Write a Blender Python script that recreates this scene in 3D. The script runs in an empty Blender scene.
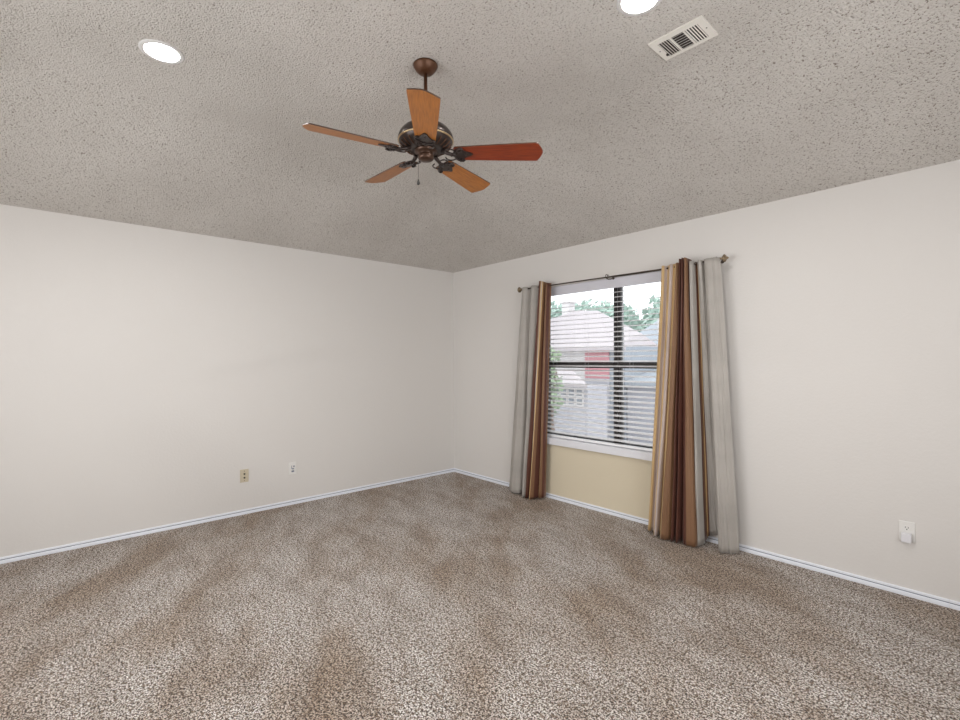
import bpy, bmesh, math, random
from mathutils import Vector, Matrix, noise
C = bpy.context.scene.collection
R = math.radians
random.seed(7)

# ---------------------------------------------------------------- camera, sky, large lights, exposure
cam_d = bpy.data.cameras.new('camera'); cam = bpy.data.objects.new('camera', cam_d); C.objects.link(cam)
cam_d.sensor_width = 36; cam_d.lens = 476/960*36; cam_d.clip_start = .02; cam_d.clip_end = 300
cam.location = (4.577, -3.655, 1.367)
cam.rotation_euler = (Matrix.Rotation(R(48.23), 3, 'Z') @ Matrix.Rotation(R(90), 3, 'X') @ Matrix.Rotation(R(-.25), 3, 'Z')).to_euler()
bpy.context.scene.camera = cam

world = bpy.data.worlds.new('overcast_sky'); bpy.context.scene.world = world; world.use_nodes = True
wn = world.node_tree; wn.nodes.clear()
wo = wn.nodes.new('ShaderNodeOutputWorld'); wb = wn.nodes.new('ShaderNodeBackground')
wb.inputs['Color'].default_value = (.93, .97, 1, 1); wb.inputs['Strength'].default_value = 2.4
wn.links.new(wb.outputs[0], wo.inputs[0])

def area(name, loc, direction, sx, sy, power, color, shape='RECTANGLE', spread=180):
    d = bpy.data.lights.new(name, 'AREA'); d.shape = shape; d.size = sx
    if shape == 'RECTANGLE': d.size_y = sy
    d.energy = power; d.color = color; d.spread = R(spread)
    o = bpy.data.objects.new(name, d); C.objects.link(o); o.location = loc
    o.rotation_euler = Vector(direction).to_track_quat('-Z', 'Y').to_euler()
    return o
# fill lights added at two made-up windows behind the camera
area('fill_light_east', (5.36, -2.3, 1.45), (-1, 0, .12), 2.2, 1.5, 40, (1, .985, .975))
area('fill_light_south', (2.2, -4.96, 1.45), (0, 1, .12), 2.4, 1.5, 40, (1, .985, .975))

vs = bpy.context.scene.view_settings
vs.view_transform = 'Standard'; vs.look = 'None'; vs.gamma = 1; vs.exposure = 0.0; vs.use_curve_mapping = False

# ---------------------------------------------------------------- materials
def mat(name, col, rough=.6, metal=0, **k):
    m = bpy.data.materials.new(name); m.use_nodes = True
    b = m.node_tree.nodes['Principled BSDF']
    b.inputs['Base Color'].default_value = (*col, 1); b.inputs['Roughness'].default_value = rough
    b.inputs['Metallic'].default_value = metal
    for kk, v in k.items(): b.inputs[kk.replace('_', ' ')].default_value = v
    return m
def nd(m, t, **k):
    n = m.node_tree.nodes.new(t)
    for a, v in k.items(): setattr(n, a, v)
    return n
def ln(m, a, b): m.node_tree.links.new(a, b)
def bsdf(m): return m.node_tree.nodes['Principled BSDF']
def noise_n(m, scale, detail=2, rough=.5, vec=None, mscale=None, kind='POINT'):
    n = nd(m, 'ShaderNodeTexNoise'); n.inputs['Scale'].default_value = scale
    n.inputs['Detail'].default_value = detail; n.inputs['Roughness'].default_value = rough
    if vec is None:
        tc = nd(m, 'ShaderNodeTexCoord'); vec = tc.outputs['Object']
    if mscale:
        mp = nd(m, 'ShaderNodeMapping', vector_type=kind); mp.inputs['Scale'].default_value = mscale[0]
        mp.inputs['Rotation'].default_value = mscale[1]; ln(m, vec, mp.inputs[0]); vec = mp.outputs[0]
    ln(m, vec, n.inputs['Vector']); return n
def ramp(m, src, stops):
    r = nd(m, 'ShaderNodeValToRGB'); e = r.color_ramp.elements
    while len(e) < len(stops): e.new(.5)
    for q, (p, c) in zip(e, stops): q.position = p; q.color = (*c, 1)
    ln(m, src, r.inputs[0]); return r
def bump(m, src, strength, dist, prev=None):
    b = nd(m, 'ShaderNodeBump'); b.inputs['Strength'].default_value = strength; b.inputs['Distance'].default_value = dist
    ln(m, src, b.inputs['Height'])
    if prev: ln(m, prev.outputs[0], b.inputs['Normal'])
    ln(m, b.outputs[0], bsdf(m).inputs['Normal']); return b
def mix(m, fac, a, b, mode='MIX'):
    x = nd(m, 'ShaderNodeMix', data_type='RGBA', blend_type=mode)
    for i, v in ((0, fac), (6, a), (7, b)):
        if hasattr(v, 'links'): ln(m, v, x.inputs[i])
        elif i == 0: x.inputs[0].default_value = v
        else: x.inputs[i].default_value = (*v, 1)
    return x.outputs[2]

def wall_mat(name, col):
    m = mat(name, col, .75)
    n = noise_n(m, 55, 4, .55); bump(m, n.outputs[0], .25, .004)
    return m
M = {}
M['wall'] = wall_mat('wall_paint', (.72, .698, .675))
M['warm_light_wall'] = wall_mat('wall_paint_warm_light', (.69, .615, .47))  # wall paint with warm curtain light painted into its colour
# popcorn ceiling; dark specks paint in the grains' small shadows
m = M['ceiling'] = mat('popcorn_ceiling', (.6, .57, .54), .95)
n1 = noise_n(m, 120, 2, .6); n2 = noise_n(m, 60, 3, .6); n3 = noise_n(m, 1.4, 3)
fl = ramp(m, n1.outputs[0], [(0, (0, 0, 0)), (.34, (.0, .0, .0)), (.41, (1, 1, 1))])
fl2 = ramp(m, n2.outputs[0], [(.32, (.0, .0, .0)), (.37, (1, 1, 1))])
fm = mix(m, 1.0, fl.outputs[0], fl2.outputs[0], 'MULTIPLY')
base = ramp(m, n3.outputs[0], [(.3, (.57, .54, .505)), (.7, (.66, .63, .595))])
ln(m, mix(m, fm, (.25, .21, .18), base.outputs[0]), bsdf(m).inputs['Base Color'])
b1 = bump(m, n1.outputs[0], .8, .008); bump(m, n2.outputs[0], .5, .012, b1)
# carpet
m = M['carpet'] = mat('frieze_carpet', (.3, .25, .2), 1.0)
bsdf(m).inputs['Sheen Weight'].default_value = .15
c1 = noise_n(m, 135, 2, .75); c2 = noise_n(m, 62, 2, .7); 
c3 = noise_n(m, 1.7, 4, .6, mscale=((2.0, .8, 1), (0, 0, R(-38))), kind='TEXTURE'); c4 = noise_n(m, 6, 3, .6, mscale=((2.2, .8, 1), (0, 0, R(-10))), kind='TEXTURE')
fib = ramp(m, c1.outputs[0], [(.41, (.02, .011, .007)), (.455, (.13, .08, .052)), (.49, (.50, .41, .34)), (.52, (.85, .78, .72)), (.57, (1, .98, .96))])
tint = ramp(m, c2.outputs[0], [(.40, (.34, .26, .19)), (.50, (1, 1, 1))])
a = mix(m, 1.0, fib.outputs[0], tint.outputs[0], 'MULTIPLY')
lay = ramp(m, c3.outputs[0], [(.37, (.68, .58, .48)), (.58, (1.0, 1.0, 1.0))])
lay2 = ramp(m, c4.outputs[0], [(.36, (.80, .77, .74)), (.58, (1.0, 1.0, 1.0))])
a = mix(m, 1.0, a, lay.outputs[0], 'MULTIPLY'); a = mix(m, 1.0, a, lay2.outputs[0], 'MULTIPLY')
ln(m, a, bsdf(m).inputs['Base Color'])
bb = bump(m, c1.outputs[0], 1, .012); bump(m, c2.outputs[0], .5, .02, bb)

M['trim'] = mat('white_trim', (.82, .85, .92), .4)
M['groove'] = mat('grey_socket_and_groove_shade', (.17, .19, .26), .7)  # painted shade of the baseboard groove; also the grey of sockets
M['sill'] = mat('white_sill', (.80, .81, .86), .35)
M['white'] = mat('white_plastic', (.80, .79, .77), .35)
M['adapter'] = mat('white_adapter_plastic', (.78, .78, .82), .3)
M['beige'] = mat('beige_plastic', (.60, .53, .40), .4)
M['dark'] = mat('dark_slot', (.02, .018, .015), .6)
M['slat'] = mat('white_blind_slat', (.93, .93, .95), .4)
M['valance'] = mat('blind_valance', (.66, .66, .72), .45)
M['cord'] = mat('blind_cord', (.62, .62, .66), .7)
M['bronze_frame'] = mat('dark_bronze_window_frame', (.022, .018, .018), .45)
M['pale_frame'] = mat('pale_window_seal', (.72, .72, .74), .5)
M['rod'] = mat('aged_bronze_rod', (.09, .07, .055), .38, .75)
M['finial'] = mat('antique_brass_finial', (.26, .20, .13), .4, .7)
M['vent'] = mat('painted_vent_metal', (.78, .75, .70), .5)
M['duct'] = mat('vent_duct_dark', (.03, .022, .02), .9)
M['flange'] = mat('light_trim_white', (.66, .65, .64), .5)
M['reflector'] = mat('light_reflector', (.9, .9, .92), .3)
M['lens'] = mat('lit_lens', (1, 1, 1), .5, Emission_Color=(.93, .97, 1, 1), Emission_Strength=9)
M['motor'] = mat('oil_rubbed_bronze', (.055, .042, .038), .3, .6)
M['motor_brown'] = mat('brown_bronze', (.095, .040, .018), .42, .45)
M['motor_switch'] = mat('dark_copper_bronze', (.075, .040, .026), .32, .6)
M['brass'] = mat('dull_brass_band', (.55, .42, .25), .35, .8)
def wood(name, c1, c2):
    m = mat(name, c1, .38)
    n = noise_n(m, 9, 4, .6, mscale=((1.2, 14, 4), (0, 0, 0)))
    r = ramp(m, n.outputs[0], [(.35, c2), (.65, c1)]); ln(m, r.outputs[0], bsdf(m).inputs['Base Color']); return m
M['oak'] = wood('honey_oak_veneer', (.46, .165, .024), (.31, .100, .013))
M['cherry'] = wood('red_cherry_veneer', (.27, .042, .010), (.17, .022, .006))
M['blade_edge'] = mat('blade_dark_edge', (.07, .035, .02), .5)
def glass(name):
    m = bpy.data.materials.new(name); m.use_nodes = True; t = m.node_tree; t.nodes.clear()
    o = t.nodes.new('ShaderNodeOutputMaterial'); tr = t.nodes.new('ShaderNodeBsdfTransparent'); gl = t.nodes.new('ShaderNodeBsdfGlossy')
    gl.inputs['Roughness'].default_value = .02; f = t.nodes.new('ShaderNodeFresnel'); f.inputs[0].default_value = 1.45
    x = t.nodes.new('ShaderNodeMixShader'); t.links.new(f.outputs[0], x.inputs[0]); t.links.new(tr.outputs[0], x.inputs[1])
    t.links.new(gl.outputs[0], x.inputs[2]); t.links.new(x.outputs[0], o.inputs[0]); return m
M['glass'] = glass('window_glass')
# striped curtain: the dye runs along the cloth width (UV x)
def curtain_mat(name, stops, transl=.3):
    m = mat(name, (.5, .5, .5), .55); b = bsdf(m)
    uv = nd(m, 'ShaderNodeUVMap'); sp = nd(m, 'ShaderNodeSeparateXYZ'); ln(m, uv.outputs[0], sp.inputs[0])
    r = ramp(m, sp.outputs[0], stops); r.color_ramp.interpolation = 'LINEAR'
    wv = noise_n(m, 1, 3, .6, vec=uv.outputs[0], mscale=((300, 6, 1), (0, 0, 0)))
    wr = ramp(m, wv.outputs[0], [(.3, (.84, .84, .84)), (.7, (1, 1, 1))])
    col = mix(m, 1.0, r.outputs[0], wr.outputs[0], 'MULTIPLY')
    ln(m, col, b.inputs['Base Color']); b.inputs['Sheen Weight'].default_value = .25; b.inputs['Sheen Roughness'].default_value = .35
    bump(m, wv.outputs[0], .15, .002)
    tl = nd(m, 'ShaderNodeBsdfTranslucent'); ln(m, col, tl.inputs['Color'])
    x = nd(m, 'ShaderNodeMixShader'); x.inputs[0].default_value = transl
    out = [q for q in m.node_tree.nodes if q.type == 'OUTPUT_MATERIAL'][0]
    ln(m, b.outputs[0], x.inputs[1]); ln(m, tl.outputs[0], x.inputs[2]); ln(m, x.outputs[0], out.inputs[0]); return m
GREY = (.50, .47, .435); PALE = (.60, .50, .46); GOLD = (.68, .47, .235); BROWN = (.13, .045, .028); BRZ = (.26, .135, .068); HEM = (.75, .68, .52)

# ---------------------------------------------------------------- mesh helpers
def bx(bm, x0, x1, y0, y1, z0, z1, mi=0, bev=0):
    t = bmesh.new(); bmesh.ops.create_cube(t, size=1)
    for v in t.verts: v.co = Vector(((x0+x1)/2+v.co.x*(x1-x0), (y0+y1)/2+v.co.y*(y1-y0), (z0+z1)/2+v.co.z*(z1-z0)))
    if bev: bmesh.ops.bevel(t, geom=list(t.edges), offset=bev, segments=2, affect='EDGES', profile=.6)
    for f in t.faces: f.material_index = mi
    merge(bm, t)
def merge(bm, t):
    me = bpy.data.meshes.new('tmp'); t.to_mesh(me); t.free(); bm.from_mesh(me); bpy.data.meshes.remove(me)
def lathe(bm, prof, seg=32, mi=0, mtx=None, a0=0, a1=2*math.pi):
    rings = []; full = abs(a1-a0-2*math.pi) < 1e-6
    for r, z in prof:
        ring = []
        for i in range(seg if full else seg+1):
            a = a0+(a1-a0)*i/seg; v = Vector((r*math.cos(a), r*math.sin(a), z))
            ring.append(bm.verts.new(mtx @ v if mtx else v))
        rings.append(ring)
    for p, q in zip(rings, rings[1:]):
        n = len(p)
        for i in range(n if full else n-1):
            j = (i+1) % n
            f = bm.faces.new((p[i], p[j], q[j], q[i])); f.material_index = mi; f.smooth = True
    bmesh.ops.remove_doubles(bm, verts=[v for g in rings for v in g], dist=1e-6)
def tube(bm, pts, r, seg=10, mi=0, cap=True):
    pts = [Vector(p) for p in pts]; rr = r if isinstance(r, (list, tuple)) else [r]*len(pts); rings = []
    ref = Vector((0, 0, 1))
    for i, p in enumerate(pts):
        d = (pts[min(i+1, len(pts)-1)]-pts[max(i-1, 0)]).normalized()
        u = d.cross(ref)
        if u.length < .05: u = d.cross(Vector((1, 0, 0)))
        u.normalize(); w = d.cross(u)
        rings.append([bm.verts.new(p+rr[i]*(math.cos(a)*u+math.sin(a)*w)) for a in [2*math.pi*k/seg for k in range(seg)]])
    for p, q in zip(rings, rings[1:]):
        for i in range(seg):
            f = bm.faces.new((p[i], p[(i+1) % seg], q[(i+1) % seg], q[i])); f.material_index = mi; f.smooth = True
    if cap:
        bm.faces.new(rings[0][::-1]).material_index = mi; bm.faces.new(rings[-1]).material_index = mi
def prism(bm, poly, z0, z1, mi=0, side=None, top=None):
    lo = [bm.verts.new((x, y, z0)) for x, y in poly]; hi = [bm.verts.new((x, y, z1)) for x, y in poly]; n = len(poly)
    f = bm.faces.new(lo[::-1]); f.material_index = mi
    f = bm.faces.new(hi); f.material_index = mi if top is None else top
    for i in range(n):
        f = bm.faces.new((lo[i], lo[(i+1) % n], hi[(i+1) % n], hi[i])); f.material_index = mi if side is None else side
def extrude_profile(bm, prof, p0, p1, mi=0):
    """prof: (out, up) pairs; swept from p0 to p1; out = left normal rotated towards the room (given as third arg by caller)"""
    pass
def obj(name, bm, mats, parent=None, smooth=False, recalc=True):
    if recalc: bmesh.ops.recalc_face_normals(bm, faces=bm.faces)
    me = bpy.data.meshes.new(name); bm.to_mesh(me); bm.free()
    for q in (mats if isinstance(mats, list) else [mats]): me.materials.append(q)
    if smooth:
        for p in me.polygons: p.use_smooth = True
    o = bpy.data.objects.new(name, me); C.objects.link(o)
    if parent: o.parent = parent
    return o
def part(name, bm, mats, parent, loc=None, **k):
    """mesh built in world space, parented to an unrotated thing"""
    for v in bm.verts: v.co -= parent.location
    return obj(name, bm, mats, parent, **k)
def thing(name, label, cat, loc=(0, 0, 0), rz=0, group=None):
    o = bpy.data.objects.new(name, None); C.objects.link(o); o.location = loc; o.rotation_euler = (0, 0, rz)
    o.empty_display_size = .1; o['label'] = label; o['category'] = cat
    if group: o['group'] = group
    return o
def tag(o, label, cat, group=None):
    o['label'] = label; o['category'] = cat
    if group: o['group'] = group
    return o
def struct(o): o['kind'] = 'structure'; return o
B = bmesh.new

# ---------------------------------------------------------------- room shell  (window wall is Y=0, left wall is X=0)
LX, LY, WH, CH, CD = 5.4, 5.0, 2.44, 2.90, 1.12
WX0, WX1, WZ0, WZ1 = 1.40, 3.03, .60, 2.085       # window opening
T = .14
bm = B(); bx(bm, 0, LX, -LY, 0, -.12, 0); 
struct(obj('floor', bm, M['carpet']))
bm = B(); bx(bm, -T, 0, -LY-T, T, -.12, WH); struct(obj('wall_left', bm, M['wall']))
bm = B()
bx(bm, 0, WX0, 0, T, -.12, WH); bx(bm, WX1, LX, 0, T, -.12, WH); bx(bm, WX0, WX1, 0, T, WZ1, WH)
bx(bm, WX0, WX1, 0, T, -.12, WZ0-.03, 1)  # wall below the window, warm light held in its colour
struct(obj('wall_right', bm, [M['wall'], M['warm_light_wall']]))
def wall_with_window(name, fixed, lo, hi, axis, w0, w1, z0, z1, t0, t1):  # opening made for an added, unseen window
    bm = B()
    def b(a, c, d, e):
        if axis == 'y': bx(bm, t0, t1, a, c, d, e)
        else: bx(bm, a, c, t0, t1, d, e)
    b(lo, w0, -.12, WH); b(w1, hi, -.12, WH); b(w0, w1, -.12, z0); b(w0, w1, z1, WH)
    return struct(obj(name, bm, M['wall']))
wall_with_window('wall_back', 0, -LY-T, T, 'y', -3.4, -1.2, .7, 2.2, LX, LX+T)
wall_with_window('wall_near', 0, 0, LX, 'x', 1.0, 3.4, .7, 2.2, -LY-T, -LY)
# ceiling: hipped slopes up to a flat middle, softened crease, holes for the recessed lights
LIGHTS = [(1.772, -3.254), (3.521, -1.79)]
RH = .074
def smin(a, b, k):
    h = max(k-abs(a-b), 0)/k; return min(a, b)-h*h*k*.25
def cz(x, y):
    dx = min(x, LX-x); dy = min(-y, LY+y)
    d = smin(dx, dy, .10)
    return max(WH, smin(WH+(CH-WH)/CD*d, CH, .07)) if d > 0 else WH
bm = B(); NX, NY = 180, 166; grid = {}
for i in range(NX+1):
    for j in range(NY+1):
        x = LX*i/NX; y = -LY*j/NY
        e = i in (0, NX) or j in (0, NY)
        grid[i, j] = bm.verts.new((x, y, WH if e else cz(x, y)))
for i in range(NX):
    for j in range(NY):
        q = [grid[i, j], grid[i, j+1], grid[i+1, j+1], grid[i+1, j]]
        cx = sum(v.co.x for v in q)/4; cy = sum(v.co.y for v in q)/4
        if any((cx-a)**2+(cy-b)**2 < RH*RH for a, b in LIGHTS): continue
        bm.faces.new(q)
for v in bm.verts:
    for a, b in LIGHTS:
        d = math.hypot(v.co.x-a, v.co.y-b)
        if d < RH+.022 and any(len(e.link_faces) == 1 for e in v.link_edges):
            v.co.x = a+(v.co.x-a)/d*RH; v.co.y = b+(v.co.y-b)/d*RH
for v in list(bm.verts):
    if not v.link_faces: bm.verts.remove(v)
for f in bm.faces: f.smooth = True
# outer rim resting on the walls
for (a, b, c, d) in ((-T, LX+T, 0, T), (-T, LX+T, -LY-T, -LY), (-T, 0, -LY, 0), (LX, LX+T, -LY, 0)):
    bx(bm, a, b, c, d, WH, WH+.1)
struct(obj('ceiling', bm, M['ceiling'], recalc=False))
bm = B(); bx(bm, -T, LX+T, -LY-T, T, CH+.25, CH+.3)
for (a, b, c, d) in ((-T, LX+T, T-.02, T), (-T, LX+T, -LY-T, -LY-T+.02), (-T, -T+.02, -LY-T, T), (LX+T-.02, LX+T, -LY-T, T)):
    bx(bm, a, b, c, d, WH+.1, CH+.25)
struct(obj('roof', bm, M['wall']))

# baseboards: thin cap over a rounded shoe moulding with the groove shadow painted as a grey line
def baseboard(name, a, b, inward):
    a, b, n = Vector(a), Vector(b), Vector(inward)
    segs = [([(0, 0), (.013, 0), (.013, .012), (.011, .021), (.008, .0245), (0, .0245)], 0),
            ([(0, .0245), (.0075, .0245), (.0075, .0300), (0, .0300)], 1),
            ([(0, .0300), (.011, .0300), (.011, .038), (.008, .043), (0, .043)], 0)]
    bm = B()
    for prof, mi in segs:
        A = [bm.verts.new(a+n*o+Vector((0, 0, z))) for o, z in prof]; D = [bm.verts.new(b+n*o+Vector((0, 0, z))) for o, z in prof]
        k = len(prof)
        for i in range(k):
            f = bm.faces.new((A[i], A[(i+1) % k], D[(i+1) % k], D[i])); f.material_index = mi
        bm.faces.new(A).material_index = mi; bm.faces.new(D[::-1]).material_index = mi
    return struct(obj(name, bm, [M['trim'], M['groove']]))
baseboard('baseboard_left', (0, -LY, 0), (0, 0, 0), (1, 0, 0))
baseboard('baseboard_right', (.017, 0, 0), (4.34, 0, 0), (0, -1, 0))
baseboard('trim_1', (4.3415, 0, 0), (LX, 0, 0), (0, -1, 0))
baseboard('baseboard_back', (LX, -.017, 0), (LX, -LY, 0), (-1, 0, 0))
baseboard('baseboard_near', (.017, -LY, 0), (LX-.017, -LY, 0), (0, 1, 0))

# ---------------------------------------------------------------- the window: frame, sashes, glass, stool
win = struct(thing('window_1', '', '', (WX0, 0, WZ0))); del win['label']; del win['category']
FY0, FY1 = .075, .125
bm = B(); fw = .03
bx(bm, WX0, WX0+fw, FY0, FY1, WZ0, WZ1); bx(bm, WX1-fw, WX1, FY0, FY1, WZ0, WZ1)
bx(bm, WX0+fw, WX1-fw, FY0, FY1, WZ0, WZ0+fw); bx(bm, WX0+fw, WX1-fw, FY0, FY1, WZ1-fw, WZ1)
part('window_frame', bm, M['bronze_frame'], win)
MX = 2.235
bm = B()
bx(bm, MX-.036, MX-.006, FY0, FY1, 1.32, WZ1-fw); bx(bm, MX+.006, MX+.034, FY0, FY1, 1.32, WZ1-fw); bx(bm, MX-.006, MX+.006, FY0+.015, FY1-.01, WZ0+fw, WZ1-fw, 1)
bx(bm, MX-.040, MX+.006, FY0, FY1, WZ0+fw, 1.32); bx(bm, MX+.020, MX+.036, FY0, FY1, WZ0+fw, 1.32); bx(bm, MX+.006, MX+.02, FY0+.02, FY1-.01, WZ0+fw, 1.32, 1)
part('mullion', bm, [M['bronze_frame'], M['pale_frame']], win)
for xa, xb in ((WX0+fw, MX-.042), (MX+.038, WX1-fw)):
    bm = B(); bx(bm, xa, xb, FY0-.005, FY1-.012, 1.288, 1.343)
    part('meeting_rail', bm, M['bronze_frame'], win)
    for za, zb in ((WZ0+fw, 1.2875), (1.3435, WZ1-fw)):
        bm = B(); bx(bm, xa, xb, .104, .108, za, zb); part('pane', bm, M['glass'], win)
bm = B(); bx(bm, WX0-.05, WX1+.05, -.034, 0, WZ0-.064, WZ0, bev=.004); bx(bm, WX0+.001, WX1-.001, 0, .074, WZ0-.028, WZ0)
part('sill', bm, M['sill'], win)
# made-up windows behind the camera, added to carry the fill lights: frame and glass
for nm, ax, fx, a, b in (('added_window_2', 'y', LX+.06, -3.4, -1.2), ('added_window_3', 'x', -LY-.06, 1.0, 3.4)):
    w = struct(thing(nm, '', '', (LX, -2.3, .7) if ax == 'y' else (2.2, -LY, .7))); del w['label']; del w['category']
    def q(bm, u0, u1, z0, z1, t):
        if ax == 'y': bx(bm, fx-t, fx+t, u0, u1, z0, z1)
        else: bx(bm, u0, u1, fx-t, fx+t, z0, z1)
    bm = B(); q(bm, a, a+.04, .7, 2.2, .03); q(bm, b-.04, b, .7, 2.2, .03); q(bm, a+.04, b-.04, .7, .74, .03); q(bm, a+.04, b-.04, 2.16, 2.2, .03); q(bm, (a+b)/2-.02, (a+b)/2+.02, .74, 2.16, .03)
    part('window_frame', bm, M['bronze_frame'], w)
    bm = B(); q(bm, a+.04, (a+b)/2-.02, .74, 2.16, .002); part('pane', bm, M['glass'], w)
    bm = B(); q(bm, (a+b)/2+.02, b-.04, .74, 2.16, .002); part('pane', bm, M['glass'], w)

# ---------------------------------------------------------------- blinds: valance, headrail, slats, bottom rail, cords
bl = thing('window_blind', 'white horizontal slat blind hung open inside the window between the curtains', 'blinds', (WX0, 0, 1.97))
BX0, BX1 = WX0+.008, WX1-.008
bm = B(); bx(bm, BX0-.002, BX1+.002, .002, .014, 1.994, 2.083, bev=.003); part('valance', bm, M['valance'], bl)
bm = B(); bx(bm, BX0, BX1, .018, .062, 2.025, 2.078); part('headrail', bm, M['slat'], bl)
SP = .0435; ns = 0; z = 1.9605; tilt = R(11)
zs = []
while z > WZ0+.05: zs.append(z); z -= SP
for z in zs:
    bm = B(); n = 6; rows = []
    for x in (BX0, BX1):
        up = []; lo = []
        for i in range(n+1):
            s = (i/n-.5)*.048; crown = .0022*(1-(2*i/n-1)**2)
            yy = .038+s*math.cos(tilt); zz = z+s*math.sin(tilt)+crown
            up.append(bm.verts.new((x, yy, zz+.0016))); lo.append(bm.verts.new((x, yy, zz-.0016)))
        rows.append(up+lo[::-1])
    k = len(rows[0])
    for i in range(k): bm.faces.new((rows[0][i], rows[0][(i+1) % k], rows[1][(i+1) % k], rows[1][i]))
    bm.faces.new(rows[0][::-1]); bm.faces.new(rows[1])
    part('slat', bm, M['slat'], bl)
bm = B(); bx(bm, BX0, BX1, .016, .060, WZ0+.004, WZ0+.022, bev=.003); part('bottom_rail', bm, M['slat'], bl)
for x in (WX0+.16, MX-.30, MX+.16, WX1-.16):
    bm = B()
    for y in (.0115, .0645): tube(bm, [(x, y, 2.0), (x, y, WZ0+.02)], .0009, 5)
    part('ladder_cord', bm, M['cord'], bl)
bm = B(); tube(bm, [(BX0+.10, .006, 1.99), (BX0+.10, .006, 1.35)], .003, 6); part('tilt_wand', bm, M['cord'], bl)

# ---------------------------------------------------------------- curtain rod
RY, RZ = -.105, 2.083
rod = thing('curtain_rod', 'thin dark bronze curtain rod with scroll brackets above the window', 'curtain rod', (2.2, RY, RZ))
bm = B(); tube(bm, [(1.248, RY, RZ), (1.8, RY, RZ-.004), (2.25, RY, RZ-.008), (2.45, RY, RZ-.011)], .0062, 12); tube(bm, [(2.30, RY, RZ-.009), (2.72, RY, RZ-.013), (2.95, RY, RZ-.007), (3.182, RY, RZ)], .0078, 12); part('rod', bm, M['rod'], rod)
for sx, x0 in ((-1, 1.250), (1, 3.178)):
    mt = Matrix.Translation((x0, RY, RZ)) @ Matrix.Rotation(R(90)*sx, 4, 'Y')
    bm = B(); lathe(bm, [(0, -.004), (.011, -.003), (.013, .003), (.010, .009), (.006, .013), (.007, .018), (.013, .020), (.015, .023), (.010, .026),
                        (.020, .028), (.0275, .033), (.0285, .037), (.024, .043), (.014, .049), (.008, .051), (.009, .056), (.0065, .062), (0, .066)], 20, mtx=mt)
    part('finial', bm, M['finial'], rod)
for x in (1.268, 2.245, 3.160):
    bm = B(); mt = Matrix.Translation((x, 0, RZ-.004)) @ Matrix.Rotation(R(90), 4, 'X')
    lathe(bm, [(0, 0), (.012, 0), (.012, .003), (.008, .006), (0, .006)], 20, mtx=mt)
    tube(bm, [(x, -.006, RZ-.004), (x, -.04, RZ-.016), (x, -.08, RZ-.022), (x, RY, RZ-.016)], .0045, 8)
    sc = []
    for i in range(15):
        a = R(-90+i*25); r = .0125+.0005*i; sc.append((x, RY+r*math.cos(a)*-1, RZ+r*math.sin(a)))
    tube(bm, sc[:10], .0035, 8)
    tube(bm, [(x, RY+.012, RZ+.0), (x, RY+.022, RZ+.016), (x, RY+.034, RZ+.012), (x, RY+.032, RZ+.002)], .003, 8)
    part('bracket', bm, M['rod'], rod)

# ---------------------------------------------------------------- curtains
def cat(P, t):
    n = len(P)-1; s = t*n; i = min(int(s), n-1); u = s-i
    p0, p1, p2, p3 = P[max(i-1, 0)], P[i], P[i+1], P[min(i+2, n)]
    return tuple(.5*((2*b)+(-a+c)*u+(2*a-5*b+4*c-d)*u*u+(-a+3*b-3*c+d)*u**3) for a, b, c, d in zip(p0, p1, p2, p3))
def curtain(parent, name, ctrl, mt, zt=2.1, zb=.012, per=9, rows=46, seed=0, sag=.01, ease=1.0, hemz=None):
    """ctrl: list of (x_top, y_top, x_bottom, y_bottom, dye, z_top_offset, z_bottom)"""
    N = (len(ctrl)-1)*per; bm = B(); uvl = bm.loops.layers.uv.new('UVMap'); g = []; tone = []
    for i in range(N+1):
        t = i/N; c = cat(ctrl, t); k = min(int(t*(len(ctrl)-1)), len(ctrl)-2); u = t*(len(ctrl)-1)-k
        tone.append(ctrl[k][4]*(1-u)+ctrl[k+1][4]*u); col = []
        for j in range(rows+1):
            s = j/rows; e = s**ease
            w = noise.noise(Vector((i*.13+seed, s*2.2, seed)))*.009*math.sin(math.pi*min(1, s*1.2+.05))
            w2 = noise.noise(Vector((i*.10+seed+9, s*3.1, 4.0)))*.012*s+noise.noise(Vector((i*.38+seed, s*2.6, 7.0)))*.008*min(1, s*4)
            x = c[0]*(1-e)+c[2]*e+w; y = c[1]*(1-e)+c[3]*e+w2
            z = (zt+c[5])*(1-s)+(zb+c[6])*s
            y = min(y, -.022 if z < .7 else -.050 if 0 else -.024)
            col.append(bm.verts.new((x, y, z)))
        g.append(col)
    for i in range(N):
        for j in range(rows):
            f = bm.faces.new((g[i][j], g[i][j+1], g[i+1][j+1], g[i+1][j])); f.smooth = True
            for lp, (a, b) in zip(f.loops, ((i, j), (i, j+1), (i+1, j+1), (i+1, j))): lp[uvl].uv = (tone[a], 1-b/rows)
    o = part(name, bm, mt, parent, recalc=False)
    md = o.modifiers.new('thickness', 'SOLIDIFY'); md.thickness = .0022; md.offset = 0
    return o
TONES = [(0, GREY), (.195, GREY), (.205, BROWN), (.395, BROWN), (.405, BRZ), (.595, BRZ), (.605, GOLD), (.78, GOLD), (.80, PALE), (1, PALE)]  # gold paints in window light through brown cloth; bronze partly its sheen
M['curtain'] = curtain_mat('striped_taffeta', TONES, .14)
G, BR, BZ, GO, PA = .1, .3, .5, .7, .9
# left panel: grey cloth, then brown and copper folds next to the window
cl = thing('curtain', 'narrower grey and brown striped curtain, left side of the window', 'curtain', (1.4, -.1, 0), group='curtains at the window')
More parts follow.
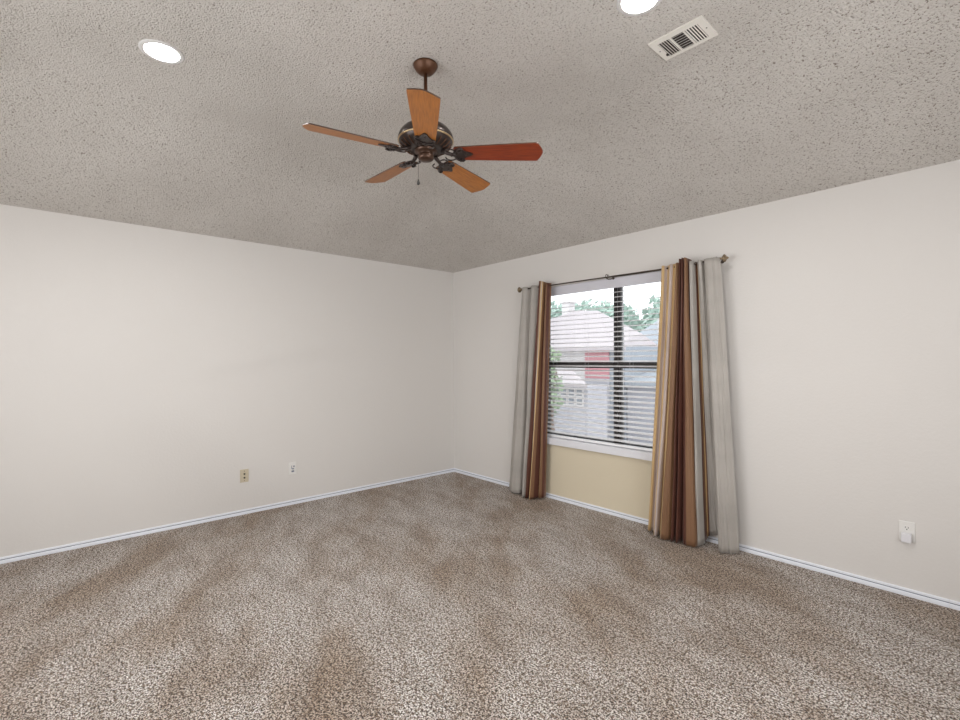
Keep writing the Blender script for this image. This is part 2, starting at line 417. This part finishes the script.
#          xt     yt     xb     yb    dye  dzt   zb
L = [(1.262, -.085, 1.007, -.050, G, -.005, .00),
     (1.277, -.128, 1.057, -.105, G, .000, .00),
     (1.312, -.135, 1.142, -.160, G, .002, -.005),
     (1.341, -.095, 1.234, -.150, G, .000, .00),
     (1.367, -.080, 1.262, -.075, G, .000, .01),
     (1.391, -.125, 1.287, -.120, G, .002, .00),
     (1.423, -.138, 1.317, -.190, G, .004, -.005),
     (1.476, -.100, 1.357, -.185, G, .002, .00),
     (1.505, -.075, 1.372, -.110, G, .000, .005)]
curtain(cl, 'grey_panel', L, M['curtain'], zt=2.096, seed=1.3)
L = [(1.500, -.080, 1.360, -.125, BR, .012, .01),
     (1.512, -.125, 1.368, -.190, BZ, .018, .00),
     (1.523, -.155, 1.385, -.215, BR, .022, -.005),
     (1.538, -.158, 1.412, -.170, BR, .022, .00),
     (1.552, -.150, 1.430, -.205, PA, .020, -.002),
     (1.561, -.128, 1.452, -.215, BZ, .014, .00),
     (1.565, -.085, 1.474, -.140, BR, .008, .005),
     (1.573, -.070, 1.488, -.085, BR, .006, .01),
     (1.581, -.115, 1.490, -.125, PA, .002, .01),
     (1.591, -.135, 1.503, -.145, BZ, .000, .01),
     (1.602, -.110, 1.521, -.105, BR, .000, .01),
     (1.609, -.075, 1.513, -.062, BZ, .000, .01)]
curtain(cl, 'brown_panel', L, M['curtain'], zt=2.106, seed=5.1)
# right panel
cr = thing('curtain', 'wide gold, brown and grey striped curtain, right side of the window', 'curtain', (2.95, -.1, 0), group='curtains at the window')
L = [(2.745, -.078, 2.630, -.055, GO, -.004, .02),
     (2.756, -.125, 2.650, -.150, GO, .000, .02),
     (2.772, -.136, 2.672, -.185, GO, .000, .01),
     (2.786, -.112, 2.692, -.150, PA, .000, .01),
     (2.800, -.104, 2.708, -.160, GO, .000, .00),
     (2.819, -.132, 2.728, -.212, GO, .000, .00),
     (2.835, -.134, 2.746, -.218, PA, .004, .00),
     (2.849, -.108, 2.758, -.160, GO, .004, .005),
     (2.863, -.122, 2.772, -.200, GO, .004, .00),
     (2.879, -.136, 2.800, -.238, .585, .006, -.002),
     (2.889, -.130, 2.838, -.236, .575, .006, -.002),
     (2.896, -.105, 2.862, -.190, .565, .006, .00),
     (2.898, -.085, 2.868, -.120, BR, .006, .005)]
curtain(cr, 'gold_panel', L, M['curtain'], zt=2.092, seed=2.7, ease=1.15)
L = [(2.900, -.095, 2.858, -.160, BR, .012, .01),
     (2.904, -.145, 2.868, -.220, BR, .016, .00),
     (2.911, -.150, 2.882, -.235, BR, .018, -.002),
     (2.918, -.118, 2.892, -.170, BR, .018, .00),
     (2.923, -.140, 2.904, -.200, BR, .022, .00),
     (2.930, -.156, 2.916, -.240, BR, .022, -.004),
     (2.937, -.122, 2.930, -.165, BR, .020, .00),
     (2.943, -.145, 2.950, -.195, BR, .022, -.002),
     (2.951, -.160, 2.985, -.225, .40, .020, -.004),
     (2.961, -.150, 3.042, -.210, BZ, .016, -.002),
     (2.966, -.110, 3.045, -.130, BR, .012, .00),
     (2.967, -.075, 3.030, -.075, BR, .008, .005)]
curtain(cr, 'brown_panel', L, M['curtain'], zt=2.104, seed=8.2, ease=1.35)
L = [(2.962, -.085, 3.018, -.090, G, .000, .01),
     (2.972, -.128, 3.036, -.160, G, .002, .00),
     (2.990, -.136, 3.056, -.172, G, .004, .00),
     (3.000, -.100, 3.066, -.120, G, .002, .005),
     (3.006, -.080, 3.062, -.060, BZ, .000, .02),
     (3.018, -.086, 3.068, -.045, GO, .000, .04),
     (3.026, -.110, 3.082, -.040, G, .002, .05),
     (3.042, -.132, 3.112, -.036, G, .004, .06),
     (3.056, -.126, 3.136, -.034, G, .002, .06),
     (3.064, -.096, 3.166, -.040, G, .000, .05),
     (3.074, -.096, 3.176, -.080, G, .000, .02),
     (3.084, -.132, 3.184, -.150, G, .002, .00),
     (3.112, -.142, 3.216, -.165, G, .004, -.005),
     (3.135, -.134, 3.240, -.150, G, .004, -.005),
     (3.162, -.138, 3.270, -.135, G, .004, -.003),
     (3.186, -.112, 3.306, -.105, G, .002, .002)]
curtain(cr, 'grey_panel', L, M['curtain'], zt=2.090, seed=3.9, ease=.92)

# ---------------------------------------------------------------- ceiling fan
FX, FY = 2.552, -2.2165
fan = thing('ceiling_fan', 'bronze ceiling fan with five wooden blades hanging from the ceiling', 'ceiling fan', (FX, FY, CH))
ft = Matrix.Translation((FX, FY, 0))
bm = B(); lathe(bm, [(0, CH), (.060, CH-.0005), (.0635, CH-.005), (.062, CH-.012), (.054, CH-.026), (.046, CH-.036), (.038, CH-.043), (.030, CH-.048), (.0, CH-.050)], 36, mtx=ft)
part('canopy', bm, M['motor_brown'], fan)
bm = B(); tube(bm, [(FX, FY, CH-.047), (FX, FY, 2.613)], .0095, 14); lathe(bm, [(0, 2.653), (.016, 2.648), (.018, 2.628), (.024, 2.603), (.03, 2.593)], 24, mtx=ft)
part('downrod', bm, M['motor_brown'], fan)
bm = B(); lathe(bm, [(0, 2.588), (.050, 2.586), (.090, 2.576), (.119, 2.558), (.137, 2.535), (.1435, 2.515), (.140, 2.504)], 48, mtx=ft)
house = part('motor_housing', bm, M['motor'], fan)
bm = B(); lathe(bm, [(.139, 2.505), (.1445, 2.504), (.1445, 2.500), (.139, 2.498)], 48, mtx=ft); part('housing_band', bm, M['brass'], fan)
bm = B(); lathe(bm, [(.139, 2.499), (.131, 2.484), (.115, 2.470), (.095, 2.460), (.062, 2.454), (.0, 2.453)], 48, 0, mtx=ft)
for k in range(24):     # vent ribs of the lower housing
    a = 2*math.pi*k/24; c, s = math.cos(a), math.sin(a)
    tube(bm, [(FX+.133*c, FY+.133*s, 2.484), (FX+.117*c, FY+.117*s, 2.469), (FX+.095*c, FY+.095*s, 2.457)], .003, 6, 1)
part('vented_housing', bm, [M['motor'], M['motor_brown']], fan)
bm = B(); lathe(bm, [(.058, 2.456), (.058, 2.444), (.044, 2.438), (.036, 2.434), (.040, 2.430), (.0415, 2.424), (.0405, 2.411), (.034, 2.404), (.021, 2.400), (0, 2.399)], 36, mtx=ft)
part('switch_housing', bm, M['motor_switch'], fan)
ch = None
bm = B(); cx, cy = FX-.026, FY-.03
tube(bm, [(cx, cy, 2.39), (cx, cy, 2.303)], .0012, 6)
ch = part('pull_chain', bm, M['rod'], fan)
bm = B(); lathe(bm, [(0, 2.307), (.003, 2.305), (.004, 2.298), (.007, 2.29), (.0075, 2.282), (.005, 2.277), (0, 2.276)], 14, mtx=Matrix.Translation((cx, cy, 0)))
for v in bm.verts: v.co -= fan.location
obj('chain_pendant', bm, M['dark'], ch)
BZH = 2.4365-CH
def blade(angle, lift, mt, red=False):
    half = [(.150, .040), (.157, .050), (.30, .0575), (.42, .0635), (.53, .068), (.570, .0695), (.576, .067), (.590, .040), (.601, .010), (.602, 0)]
    poly = half+[(x, -y) for x, y in half[-2::-1]]
    bm = B(); prism(bm, poly, -.003, .003, 0, side=1)
    bl = obj('blade', bm, [mt, M['blade_edge']], fan)
    bl.rotation_euler = (Matrix.Rotation(angle, 4, 'Z') @ Matrix.Rotation(-lift, 4, 'Y') @ Matrix.Rotation(R(-13), 4, 'X')).to_euler()
    bl.location = (0, 0, BZH)
    bm = B()
    # scrolled iron: arm, plate and leaf loops under the blade
    tube(bm, [(.085, 0, .018), (.110, 0, .004), (.135, 0, -.006), (.158, 0, -.008)], [.012, .010, .009, .008], 10)
    prism(bm, [(.146, -.018), (.160, -.042), (.180, -.052), (.196, -.046), (.200, -.030), (.214, -.020), (.236, -.010), (.246, 0), (.236, .010), (.214, .020), (.200, .030), (.196, .046), (.180, .052), (.160, .042), (.146, .018)], -.009, -.0035)
    for s in (-1, 1):
        pts = [(.122+.021*math.cos(a)+.002*i, s*(.026+.018*math.sin(a)), -.008) for i, a in enumerate([R(200-30*k) for k in range(12)])]
        tube(bm, pts, .0035, 7)
        pts = [(.150, s*.01, -.009), (.160, s*.030, -.013), (.176, s*.046, -.013), (.192, s*.050, -.012), (.200, s*.040, -.012), (.190, s*.032, -.012)]
        tube(bm, pts, .0042, 7)
        lathe(bm, [(0, -.014), (.004, -.013), (.005, -.010), (.005, -.006)], 10, mtx=Matrix.Translation((.176, s*.022, 0)))
    lathe(bm, [(0, -.014), (.004, -.013), (.005, -.010), (.005, -.006)], 10, mtx=Matrix.Translation((.208, 0, 0)))
    obj('blade_iron', bm, M['motor'], bl)
    if red: bl['label'] = 'reddish cherry wood blade'
for k, (a, up) in enumerate(((-109.5, 3.75), (-182.5, 2.5), (108.3, .25), (42.0, -1.75), (-36.2, -.75))):
    blade(R(a), R(up), M['cherry'] if k == 3 else M['oak'], k == 3)

# ---------------------------------------------------------------- recessed lights
for (x, y), lab in zip(LIGHTS, ('round recessed ceiling light left of the fan', 'round recessed ceiling light next to the air vent')):
    t = thing('recessed_light', lab, 'ceiling light', (x, y, CH), group='recessed ceiling lights'); mt = Matrix.Translation((x, y, CH))
    bm = B(); lathe(bm, [(.0725, .004), (.0725, -.002), (.076, -.004), (.090, -.004), (.096, -.001), (.096, .0)], 48, mtx=mt); part('trim_ring', bm, M['flange'], t)
    bm = B(); lathe(bm, [(.0725, -.001), (.069, .012), (.060, .026), (.054, .034)], 48, mtx=mt); part('reflector', bm, M['reflector'], t)
    bm = B(); lathe(bm, [(.056, .034), (.045, .030), (.025, .027), (0, .026)], 40, mtx=mt); part('lens', bm, M['lens'], t)
    bm = B(); lathe(bm, [(.0, .16), (.0735, .16), (.0735, .001)], 32, mtx=mt); part('can_housing', bm, M['flange'], t)
    d = bpy.data.lights.new('recessed_lamp', 'AREA'); d.shape = 'DISK'; d.size = .10; d.energy = 16; d.color = (1, .975, .94)
    o = bpy.data.objects.new('recessed_lamp', d); C.objects.link(o); o.parent = t; o.location = (0, 0, .022)

# ---------------------------------------------------------------- ceiling air vent
VX0, VX1, VY0, VY1 = 3.400, 3.658, -1.503, -1.321
v = thing('air_vent', 'white metal air vent with three louvre sections on the ceiling', 'air vent', ((VX0+VX1)/2, (VY0+VY1)/2, CH))
bm = B(); zt, zb = CH-.0005, CH-.008
ix0, ix1, iy0, iy1 = VX0+.030, VX1-.034, VY0+.034, VY1-.016
for a in ((VX0, VX1, VY0, iy0), (VX0, VX1, iy1, VY1), (VX0, ix0, iy0, iy1), (ix1, VX1, iy0, iy1)): bx(bm, *a, zb, zt)
w = (ix1-ix0)
d1, d2 = ix0+w*.325, ix0+w*.665
bx(bm, d1-.004, d1+.004, iy0, iy1, zb, zt); bx(bm, d2-.004, d2+.004, iy0, iy1, zb, zt)
part('vent_frame', bm, M['vent'], v)
bm = B(); bx(bm, ix0, ix1, iy0, iy1, CH-.0022, CH-.0008); part('duct_shade_plate', bm, M['duct'], v)  # thin dark plate in place of the shaded duct hole
def louvre(x0, x1, y0, y1, ax, tl, n=1):
    bm = B(); bx(bm, -(x1-x0)/2, (x1-x0)/2, -(y1-y0)/2, (y1-y0)/2, -.0005, .0005)
    mt = Matrix.Translation(((x0+x1)/2, (y0+y1)/2, CH-.0055)) @ Matrix.Rotation(tl, 4, ax)
    for q in bm.verts: q.co = mt @ q.co
    part('louvre', bm, M['vent'], v)
for i in range(5):
    wd = (d1-.004-ix0)/5; xx = ix0+wd*(i+.5); louvre(xx-.0030, xx+.0030, iy0, iy1, 'Y', R(30))
    wd = (ix1-d2-.004)/5; xx = d2+.004+wd*(i+.5); louvre(xx-.0024, xx+.0024, iy0, iy1, 'Y', R(-30))
for i in range(7):
    wd = (iy1-iy0)/7; yy = iy0+wd*(i+.5); louvre(d1+.004, d2-.004, yy-.0014, yy+.0014, 'X', R(50))
for x, y in ((VX0+.016, (VY0+VY1)/2), (VX1-.016, (VY0+VY1)/2)):
    bm = B(); lathe(bm, [(0, zb-.0015), (.003, zb-.001), (.0035, zb)], 10, mtx=Matrix.Translation((x, y, 0)))
    part('screw', bm, M['dark'], v)
bm = B(); bx(bm, VX0+.026, VX0+.036, VY0+.132, VY0+.146, zb-.005, zb); part('damper_lever', bm, M['duct'], v)

# ---------------------------------------------------------------- outlets
def outlet(name, label, loc, wall, mt, kind='duplex', group=None):
    t = thing(name, label, 'outlet', loc, 0 if wall == 'right' else R(90), group)
    # local frame: wall plane is y=0, room towards -y
    bm = B(); bx(bm, -.035, .035, -.006, 0, -.057, .057, bev=.002); obj('wall_plate', bm, mt, t)
    if kind == 'duplex':
        for s in (-1, 1):
            bm = B(); z0 = s*.0205
            poly = [(.0165*math.cos(a), .0145*math.sin(a)) for a in [2*math.pi*i/20 for i in range(20)]]
            lo = [bm.verts.new((x, -.0085, z0+z)) for x, z in poly]; hi = [bm.verts.new((x, -.0055, z0+z)) for x, z in poly]
            bm.faces.new(lo); bm.faces.new(hi[::-1])
            for i in range(20): bm.faces.new((lo[i], hi[i], hi[(i+1) % 20], lo[(i+1) % 20]))
            rc = obj('receptacle', bm, mt, t)
            if mt is M['beige'] or True:
                bm = B(); bx(bm, -.0075, -.0050, -.0092, -.0084, z0-.001, z0+.008); bx(bm, .0050, .0075, -.0092, -.0084, z0-.001, z0+.008)
                lathe(bm, [(0, 0), (.0032, 0), (.0032, .0008)], 10, mtx=Matrix.Translation((0, -.0092, z0-.0075)) @ Matrix.Rotation(R(-90), 4, 'X'))
                obj('slots', bm, M['dark'], rc)
    elif kind == 'coax':
        for s in (-1, 1):
            bm = B(); lathe(bm, [(0, .0), (.0068, .0), (.0075, .003), (.0075, .006)], 14, mtx=Matrix.Translation((0, -.012, s*.017)) @ Matrix.Rotation(R(-90), 4, 'X'))
            obj('socket', bm, M['dark'], t)
        for s in (-1, 1):
            bm = B(); lathe(bm, [(0, 0), (.003, 0), (.003, .001)], 10, mtx=Matrix.Translation((0, -.007, s*.042)) @ Matrix.Rotation(R(-90), 4, 'X'))
            obj('screw', bm, M['motor_brown'], t)
    elif kind == 'data':
        bm = B(); bx(bm, -.012, -.007, -.0075, -.0055, -.006, .026); bx(bm, .006, .016, -.0085, -.0055, .010, .024); bx(bm, -.007, .012, -.0085, -.0055, -.010, -.001)
        bx(bm, -.012, .012, -.0085, -.0055, -.036, -.022); obj('sockets', bm, M['groove'], t)
    return t
outlet('wall_outlet', 'beige wall plate with two dark round sockets on the left wall', (0, -2.397, .343), 'left', M['beige'], 'coax')
outlet('wall_outlet', 'white wall plate nearer the corner on the left wall', (0, -1.969, .345), 'left', M['white'], 'data')
outlet('wall_outlet', 'white duplex outlet on the wall right of the curtains', (4.168, 0, .370), 'right', M['white'])
ad = thing('plug_adapter', 'small white plug adapter in the lower socket of the white duplex outlet', 'charger', (4.168, -.0095, .350))
bm = B(); bx(bm, 4.146, 4.190, -.038, -.0095, .314, .366, bev=.004); part('adapter_body', bm, M['adapter'], ad)
bm = B(); bx(bm, 4.163, 4.173, -.0095, -.0087, .338, .343); part('prong', bm, M['dark'], ad)

# ---------------------------------------------------------------- outside the window
E_ = {}  # outdoor colours paled to paint in the haze on the glass
E_['roofA'] = mat('pale_shingle', (.44, .405, .42), .9); E_['roofB'] = mat('blue_grey_shingle', (.32, .35, .39), .9)
E_['brick'] = mat('red_brick', (.52, .24, .27), .9); E_['white'] = mat('white_siding', (.62, .60, .60), .8)
E_['lav'] = mat('pale_grey_siding', (.40, .40, .44), .8); E_['blue'] = mat('blue_grey_siding', (.30, .33, .37), .8); E_['pane'] = mat('window_pane_grey', (.20, .22, .25), .3)
E_['grass'] = mat('ground_cover', (.30, .29, .29), 1); E_['leaf'] = mat('leaf_green', (.38, .50, .44), .8); E_['leaf2'] = mat('leaf_pale', (.36, .45, .31), .8)
E_['trunk'] = mat('trunk_bark', (.2, .15, .12), .9)
GZ = -2.9
bm = B(); bx(bm, -60, 30, .6, 90, GZ-.2, GZ); struct(obj('ground', bm, E_['grass']))
def solid(bm, top, drop=.15, mi=0):
    """roof planes given as polygons; thickened downward"""
    for poly in top:
        a = [bm.verts.new(p) for p in poly]; b = [bm.verts.new((p[0], p[1], p[2]-drop)) for p in poly]; n = len(a)
        bm.faces.new(a).material_index = mi; bm.faces.new(b[::-1]).material_index = mi
        for i in range(n): bm.faces.new((a[i], b[i], b[(i+1) % n], a[(i+1) % n])).material_index = mi
ha = thing('house', 'neighbouring house with pale hipped roof, chimney and red brick wall seen through the window', 'house', (-9, 12, GZ))
bm = B(); bx(bm, -14, -6.9, 12.3, 17, GZ, 1.9); part('siding_wall', bm, E_['white'], ha)
bm = B(); bx(bm, -6.9, -5.79, 12.25, 17, .62, 1.9); part('brick_wall', bm, E_['brick'], ha)
bm = B(); bx(bm, -6.9, -5.79, 12.25, 17, GZ, .62); part('lower_wall', bm, E_['lav'], ha)
bm = B(); bx(bm, -5.79, -5.5, 12.3, 17, GZ, 1.9); part('side_wall', bm, E_['blue'], ha)
bm = B()
FL, FR, RL, RR, BRr, BL = (-14.4, 11.9, 1.88), (-5.3, 11.9, 1.86), (-9.45, 15, 3.72), (-8.15, 15, 3.62), (-6.3, 15.6, 2.50), (-14.4, 17.4, 1.9)
BK = (-6.3, 17.4, 1.9)
solid(bm, [[FL, FR, RR, RL], [FR, BRr, RR], [FL, RL, BL], [RL, RR, BRr, BK, BL], [FR, BK, BRr]])
part('roof', bm, E_['roofA'], ha)
bm = B(); bx(bm, -10.15, -9.75, 14.9, 15.4, 2.9, 4.12); bx(bm, -10.21, -9.69, 14.84, 15.46, 4.12, 4.2); part('chimney', bm, E_['white'], ha)
# low wing with windows
gw = thing('garage', 'low pale grey garage with white framed panes in front of the brick house', 'garage', (-7, 9, GZ))
bm = B(); bx(bm, -9, -4.45, 9, 10.1, GZ, .50); part('wall', bm, E_['lav'], gw)
bm = B(); solid(bm, [[(-9.3, 8.7, .64), (-4.25, 8.7, .60), (-6.3, 10.6, 1.0), (-9.3, 10.6, 1.05)]], .12); part('roof', bm, E_['roofA'], gw)
for i in range(6):
    for j in range(2):
        x0 = -6.45+i*.32; bm = B(); bx(bm, x0-.05, x0+.25, 8.975, 9, .15-j*.29, .439-j*.29); part('window_frame', bm, E_['white'], gw)
        bm = B(); bx(bm, x0, x0+.2, 8.96, 8.975, .20-j*.29, .40-j*.29); part('pane', bm, E_['pane'], gw)
hb = thing('house', 'blue-grey roofed house behind and right of the brick house', 'house', (-6, 20, GZ))
bm = B(); bx(bm, -9.6, 1.0, 20, 27, GZ, 1.95); part('wall', bm, E_['blue'], hb)
bm = B(); solid(bm, [[(-10.2, 19.6, 1.95), (1.4, 19.6, 1.95), (1.4, 23.5, 4.1), (-9.0, 23.5, 4.1)], [(-9.0, 23.5, 4.1), (1.4, 23.5, 4.1), (1.4, 27.4, 1.9), (-10.2, 27.4, 1.9)], [(-10.2, 19.6, 1.95), (-9.0, 23.5, 4.1), (-10.2, 27.4, 1.9)]])
part('roof', bm, E_['roofB'], hb)
bm = B(); bx(bm, -8.5, -7.9, 21.2, 21.7, 2.6, 3.6); part('chimney', bm, E_['white'], hb)
sh = thing('shed', 'blue-grey low shed roof in front of the blue-grey house', 'shed', (-4.5, 13, GZ))
bm = B(); bx(bm, -5.45, -1.5, 13, 16, GZ, .5); part('wall', bm, E_['lav'], sh)
bm = B(); solid(bm, [[(-5.45, 12.7, .5), (-1.2, 12.7, .5), (-1.2, 16.3, 1.15), (-5.45, 16.3, 1.15)]], .12); part('roof', bm, E_['roofB'], sh)
def tree(label, x, y, h, r, mt, n=900, leaf=.28, group='trees beyond the window'):
    t = thing('tree', label, 'tree', (x, y, GZ), group=group)
    bm = B(); tube(bm, [(0, 0, 0), (.05, .02, h*.35), (-.03, .05, h*.6)], [.22, .17, .08], 10)
    for k in range(5):
        a = k*1.3; tube(bm, [(0, 0, h*.4), (r*.35*math.cos(a), r*.35*math.sin(a), h*.6), (r*.6*math.cos(a), r*.6*math.sin(a), h*.75)], [.09, .06, .02], 7)
    obj('trunk', bm, E_['trunk'], t)
    bm = B(); rnd = random.Random(x*7+y)
    blobs = [(rnd.uniform(-.5, .5)*r, rnd.uniform(-.5, .5)*r, h*rnd.uniform(.5, .85), r*rnd.uniform(.4, .62)) for _ in range(9)]
    for _ in range(n):
        bx_, by_, bz_, br_ = rnd.choice(blobs); d = Vector((rnd.gauss(0, 1), rnd.gauss(0, 1), rnd.gauss(0, .8))).normalized()*br_*rnd.uniform(.6, 1.05)
        c = Vector((bx_, by_, bz_))+d; u = Vector((rnd.gauss(0, 1), rnd.gauss(0, 1), rnd.gauss(0, 1))).normalized(); w = u.orthogonal().normalized(); s = leaf*rnd.uniform(.6, 1.2)
        bm.faces.new([bm.verts.new(c+u*s), bm.verts.new(c+w*s*.5), bm.verts.new(c-u*s), bm.verts.new(c-w*s*.5)])
    obj('foliage', bm, mt, t, recalc=False)
tree('green tree just behind the chimney of the pale roofed house', -18.6, 25, 8.6, 2.9, E_['leaf'], 2400, .34)
tree('green tree behind the ridge of the pale roofed house', -24.4, 34.5, 9.6, 3.6, E_['leaf'], 2600, .42)
tree('green tree behind the right slope of the pale roof', -27.5, 46, 10.6, 4.4, E_['leaf'], 2600, .5)
tree('green tree left above the blue-grey roof', -18.2, 42.5, 10.4, 3.4, E_['leaf'], 2600, .45)
tree('green tree right above the blue-grey roof', -13.6, 34, 9.8, 3.6, E_['leaf'], 2600, .42)
tree('small pale green tree in front of the white siding wall', -4.80, 7.5, 5.2, .50, E_['leaf2'], 700, .10, None)
